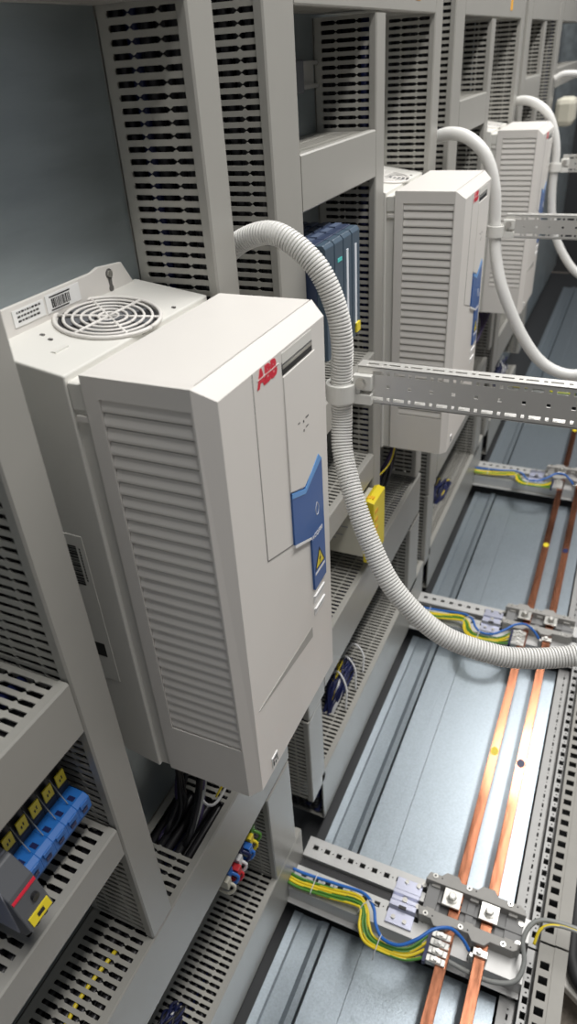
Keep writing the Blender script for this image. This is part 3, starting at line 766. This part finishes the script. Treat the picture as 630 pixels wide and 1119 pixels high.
tag(mb.build('black_wire', 'wblack', smooth=True), 'thick black wire entering the top of the motor breaker', 'wire')
mb = MB(); mb.prism([(.02, -.44), (.02, -.385), (.085, -.385), (.095, -.40), (.095, -.44)], 'y', .10, .144)
tag(mb.build('blue_terminal', 'tblue', bevel=.002), 'blue terminal housing cut off by the left edge beside the motor breaker', 'terminal')

def bundle(name, label, centre, spread, cols, n, seed, rr=.0021, group=None, lift=.05):
    rnd = random.Random(seed)
    root = thing(name, label, 'wire bundle', centre, group)
    by = {}
    for k in range(n):
        c = rnd.choice(cols); by.setdefault(c, MB())
        cx, cy, cz = centre
        a = Vector((cx + rnd.uniform(-1, 1) * spread[0] * .5, cy - spread[1] * rnd.uniform(.6, 1), cz - .03))
        b_ = Vector((cx + rnd.uniform(-1, 1) * spread[0] * .5, cy + spread[1] * rnd.uniform(.6, 1), cz - .03))
        m1 = a.lerp(b_, .25) + Vector((rnd.uniform(-.3, 1) * spread[0], 0, lift * rnd.uniform(.5, 1)))
        m2 = a.lerp(b_, .7) + Vector((rnd.uniform(-.3, 1) * spread[0], 0, lift * rnd.uniform(.5, 1.1)))
        by[c].tube(smooth_path([a, m1, m2, b_], .006), rr, n=7)
    for c, mb in by.items(): mb.build('wires', c, root, smooth=True)
    return root
bw = bundle('wire_bundle', 'navy, white and yellow wire bundle on the lowest duct behind the nearest drive', (.045, 1.07, -1.03), (.022, .085), ['wnavy'] * 9 + ['wwhite', 'wbrown', 'wblack', 'wyellow'], 48, 3, rr=.0025, lift=.075, group='wire bundles on the lowest ducts')
bundle('wire_bundle', 'navy wire bundle at the bottom edge near the lower left', (.04, .325, -1.06), (.018, .05), ['wnavy'] * 8 + ['wwhite', 'wblack'], 34, 5, rr=.0024, group='wire bundles on the lowest ducts')
bundle('wire_bundle', 'navy wire bundle below the second drive', (.045, 2.00, -1.03), (.025, .09), ['wnavy'] * 8 + ['wyellow', 'wblack'], 28, 8, group='wire bundles on the lowest ducts')
bundle('wire_bundle', 'navy and white wire bundle below the third drive', (.04, 3.02, -1.03), (.035, .12), ['wnavy'] * 8 + ['wwhite', 'wwhite'], 26, 11, lift=.09, group='wire bundles on the lowest ducts')
for P in ([(.02, 1.10, -1.03), (.045, 1.105, -.975), (.078, 1.09, -.985), (.088, 1.07, -1.035)], [(.02, 1.05, -1.02), (.05, 1.05, -.970), (.080, 1.03, -.990), (.086, 1.01, -1.038)], [(.02, 1.15, -1.03), (.05, 1.16, -.985), (.078, 1.15, -1.00), (.084, 1.13, -1.038)]):
    mb = MB(); mb.tube(smooth_path(P, .005), .0022, n=8); mb.build('white_loop', 'wwhite', bw, smooth=True)
# coloured connectors peeping out under the long duct
root = thing('connector_cluster', 'small cluster of blue, red and green terminals under the long duct', 'terminals', (.06, .52, -.90), None)
for k, c in enumerate(['wgreen', 'wyellow', 'wblue', 'wnavy', 'wwhite', 'wred', 'wblue', 'cream']):
    mb = MB(); y = .575 - k * .013; zz = -.86 - .006 * (k % 3)
    mb.box(.045 + .006 * (k % 2), .088 + .004 * (k % 3), y - .006, y + .006, zz - .02, zz); mb.tube(smooth_path([(.08, y, zz - .01), (.098, y + .004, zz - .02), (.09, y - .003, zz - .035), (.06, y, zz - .04)], .005), .0028, n=8)
    mb.build('terminal_block', c, root, bevel=.0008)
din_rail(.40, .605, -.885, 'DIN rail with coloured terminals below the long duct of the nearest cabinet')
# cables in the duct beneath the nearest drive
mb = MB(); mb.box(.018, .094, .40, .60, -.7065, -.7045); mb.build('duct_opening', 'black')
bpy.data.objects.remove(bpy.data.objects['duct_opening'])
def cables(name, label, paths, group=None, rr=.004):
    root = thing(name, label, 'cables', paths[0][1][0], group)
    for c, P in paths:
        mb = MB(); mb.tube(smooth_path(P, .005), {'wyellow': .0016, 'wwhite': .0022}.get(c, rr), n=10); mb.build('cable', c, root, smooth=True)
    return root
rnd = random.Random(4); ps = []
for k in range(9):
    x = .02 + .04 * rnd.random(); c = rnd.choice(['wblack', 'wblack', 'wpurple', 'wblack', 'wgrey'])
    ps.append((c, [(.03 + .04 * rnd.random(), .50 + .05 * rnd.random(), -.49), (x, .50 + .05 * rnd.random(), -.60), (x, .49 + .03 * rnd.random(), -.68), (x + .01, .44 + .05 * rnd.random(), -.705), (x, .43 + .02 * rnd.random(), -.725)]))
ps.append(('wwhite', [(.06, .535, -.60), (.052, .520, -.655), (.060, .497, -.690), (.078, .495, -.697), (.085, .520, -.692), (.088, .56, -.66)]))
ps.append(('wyellow', [(.08, .56, -.62), (.085, .53, -.67), (.08, .505, -.69)]))
cables('supply_cables', 'dark cables with a white loop under the nearest drive', ps, 'supply cables under the drives')
rnd = random.Random(9); ps = []
for k in range(9):
    c = rnd.choice(['wblack', 'wpurple', 'wpurple', 'wblack'])
    ps.append((c, [(.06 + .05 * rnd.random(), 1.36 + .06 * rnd.random(), -.48), (.08, 1.33 + .05 * rnd.random(), -.55), (.05 + .03 * rnd.random(), 1.27 + .03 * rnd.random(), -.62), (.03 + .03 * rnd.random(), 1.21 + .01 * rnd.random(), -.705)]))
ps.append(('wyellow', [(.10, 1.31, -.48), (.10, 1.27, -.53), (.08, 1.24, -.56), (.05, 1.25, -.60)]))
cables('supply_cables', 'purple and black cables running down under the second drive', ps, 'supply cables under the drives')
rnd = random.Random(19); ps = []
for k in range(7):
    ps.append((rnd.choice(['wblack', 'wpurple']), [(.05 + .08 * rnd.random(), 2.30, -.48), (.10, 2.20, -.56), (.05, 2.10, -.66), (.04, 2.03, -.72)]))
cables('supply_cables', 'black cables under the third drive', ps, 'supply cables under the drives')

# ================================================================== DEVICES, SECOND CABINET
# rack of control modules
for k in range(4):
    y0 = .842 + .03 + k * .0335; y1 = y0 + .0325; zt, zb = -.002, -.165
    lab = ['nearest slate blue module of the controller rack, half behind the conduit', 'second slate blue module with a small teal mark', 'third slate blue module with a white label strip', 'last slate blue module with white strip and yellow tag at its foot'][k]
    root = thing('control_module', lab, 'control module', (.01, (y0 + y1) / 2, zb), 'slate blue control modules')
    mb = MB(); mb.box(.010, .112, y0, y1, zb, zt); mb.build('module_body', 'plc', root, bevel=.001)
    mb = MB()
    for j in range(5): mb.box(.018 + j * .018, .028 + j * .018, y0 + .003, y1 - .003, zt, zt + .0018)
    mb.build('top_vent', 'plctop', root)
    mb = MB(); mb.prism([(.112, zb + .004), (.112, zt - .001), (.122, zt - .001), (.126, zt - .006), (.126, zb + .006)], 'y', y0 + .0008, y1 - .0008); fd = mb.build('front_door', 'plcfront', root, bevel=.0008)
    if k >= 2:
        mb = MB(); mb.prism([(y0 + .010, zb + .02), (y0 + .017, zb + .02), (y0 + .017, zt - .022), (y0 + .010, zt - .022)], 'x', .126, .1268); mb.build('label_strip', 'strip', fd)
    if k == 1:
        mb = MB(); mb.box(.126, .1266, y0 + .010, y0 + .026, zt - .032, zt - .027); mb.build('teal_mark', 'teal', fd)
    if k == 3:
        mb = MB(); mb.box(.126, .129, y0 + .010, y0 + .026, zb + .012, zb + .026); mb.build('marker_tag', 'yellow', fd)
# small supply between the short ducts
root = thing('power_supply', 'grey power supply box between two short ducts left of the foreground conduit', 'power supply', (.01, .89, -.45))
mb = MB(); mb.box(.012, .095, .872, .93, -.390, -.335); bd = mb.build('supply_body', 'greylt', root, bevel=.0015)
mb = MB()
for k in range(5): mb.box(.02 + k * .014, .026 + k * .014, .880, .922, -.335, -.3342)
mb.build('vent', 'black', bd)
# yellow module
root = thing('safety_module', 'white relay module with a bright yellow front beside the foreground conduit', 'relay module', (.01, 1.11, -.66))
mb = MB(); mb.box(.012, .104, 1.074, 1.148, -.650, -.530); md = mb.build('module_body', 'cream', root, bevel=.001)
mb = MB(); mb.prism([(.104, -.666), (.104, -.522), (.112, -.518), (.126, -.522), (.126, -.652), (.116, -.666)], 'y', 1.078, 1.146); yf = mb.build('yellow_front', 'yellow', root, bevel=.001)
mb = MB()
for k in range(5): mb.box(.1259, .1266, 1.085, 1.102, -.55 - k * .02, -.542 - k * .02)
for k in range(3): mb.box(.108 + k * .005, .111 + k * .005, 1.09, 1.10, -.5195, -.5175)
mb.build('terminal_slot', 'orange', yf)
mb = MB()
for k in range(7): mb.box(.03, .03 + .05 * random.random() + .01, 1.0734, 1.0741, -.555 - k * .010, -.5535 - k * .010)
mb.build('side_print', 'greylt', md)
# bits seen in the upper left opening
mb = MB(); mb.box(.0, .030, 1.00, 1.05, .160, .20); tag(mb.build('end_bracket', 'grey', bevel=.002), 'dark end bracket on the DIN rail in the shaded top opening', 'bracket')
# farthest cabinet device
mb = MB(); mb.loft([[(.104, 3.36, -.10), (.18, 3.36, -.10), (.18, 3.36, .0), (.104, 3.36, .0)], [(.104, 3.50, -.10), (.18, 3.50, -.10), (.18, 3.50, .0), (.104, 3.50, .0)]])
tag(mb.build('cream_box', 'cream', bevel=.02), 'rounded cream device under the farthest conduit bend', 'device')
# third cabinet beige ducts seen at distance are covered above; wire end sleeves in the open floor duct
mb = MB()
for k in range(9):
    mb.tube(smooth_path([(.02 + .07 * random.random(), .80, -1.0 - .01 * k), (.05, .83, -1.03 - .01 * k), (.03, .90, -1.06)], .006), .0022, n=6)
tag(mb.build('loose_wires', 'wblack', smooth=True), 'loose dark wires at the foot of the open vertical duct', 'wires')
# yellow wire visible through slots, lower left
mb = MB(); mb.tube(smooth_path([(.050, -.2, -.7135), (.055, .15, -.7135), (.052, .22, -.7135), (.060, .285, -.7135)], .01), .0028, n=8)
tag(mb.build('yellow_wire', 'wyellow', smooth=True), 'yellow wire seen through the slots of the long duct at the lower left', 'wire')
# open door with gasket at the lower right
root = thing('cabinet_door', 'open cabinet door corner with black gasket at the lower right', 'door', (.70, .80, -1.38))
mb = MB(); mb.prism([(.613, .749), (.66, .722), (1.2, .60), (1.2, 1.4), (.613, 1.4)], 'z', -1.32, -1.30); mb.build('door_panel', 'paint', root, bevel=.003)
mb = MB(); mb.tube(smooth_path([(1.1, .66, -1.285), (.75, .72, -1.285), (.66, .745, -1.285), (.632, .780, -1.285), (.626, .86, -1.285), (.626, 1.3, -1.285)], .01), .014, n=12); mb.build('gasket', 'rubber', root, smooth=True)
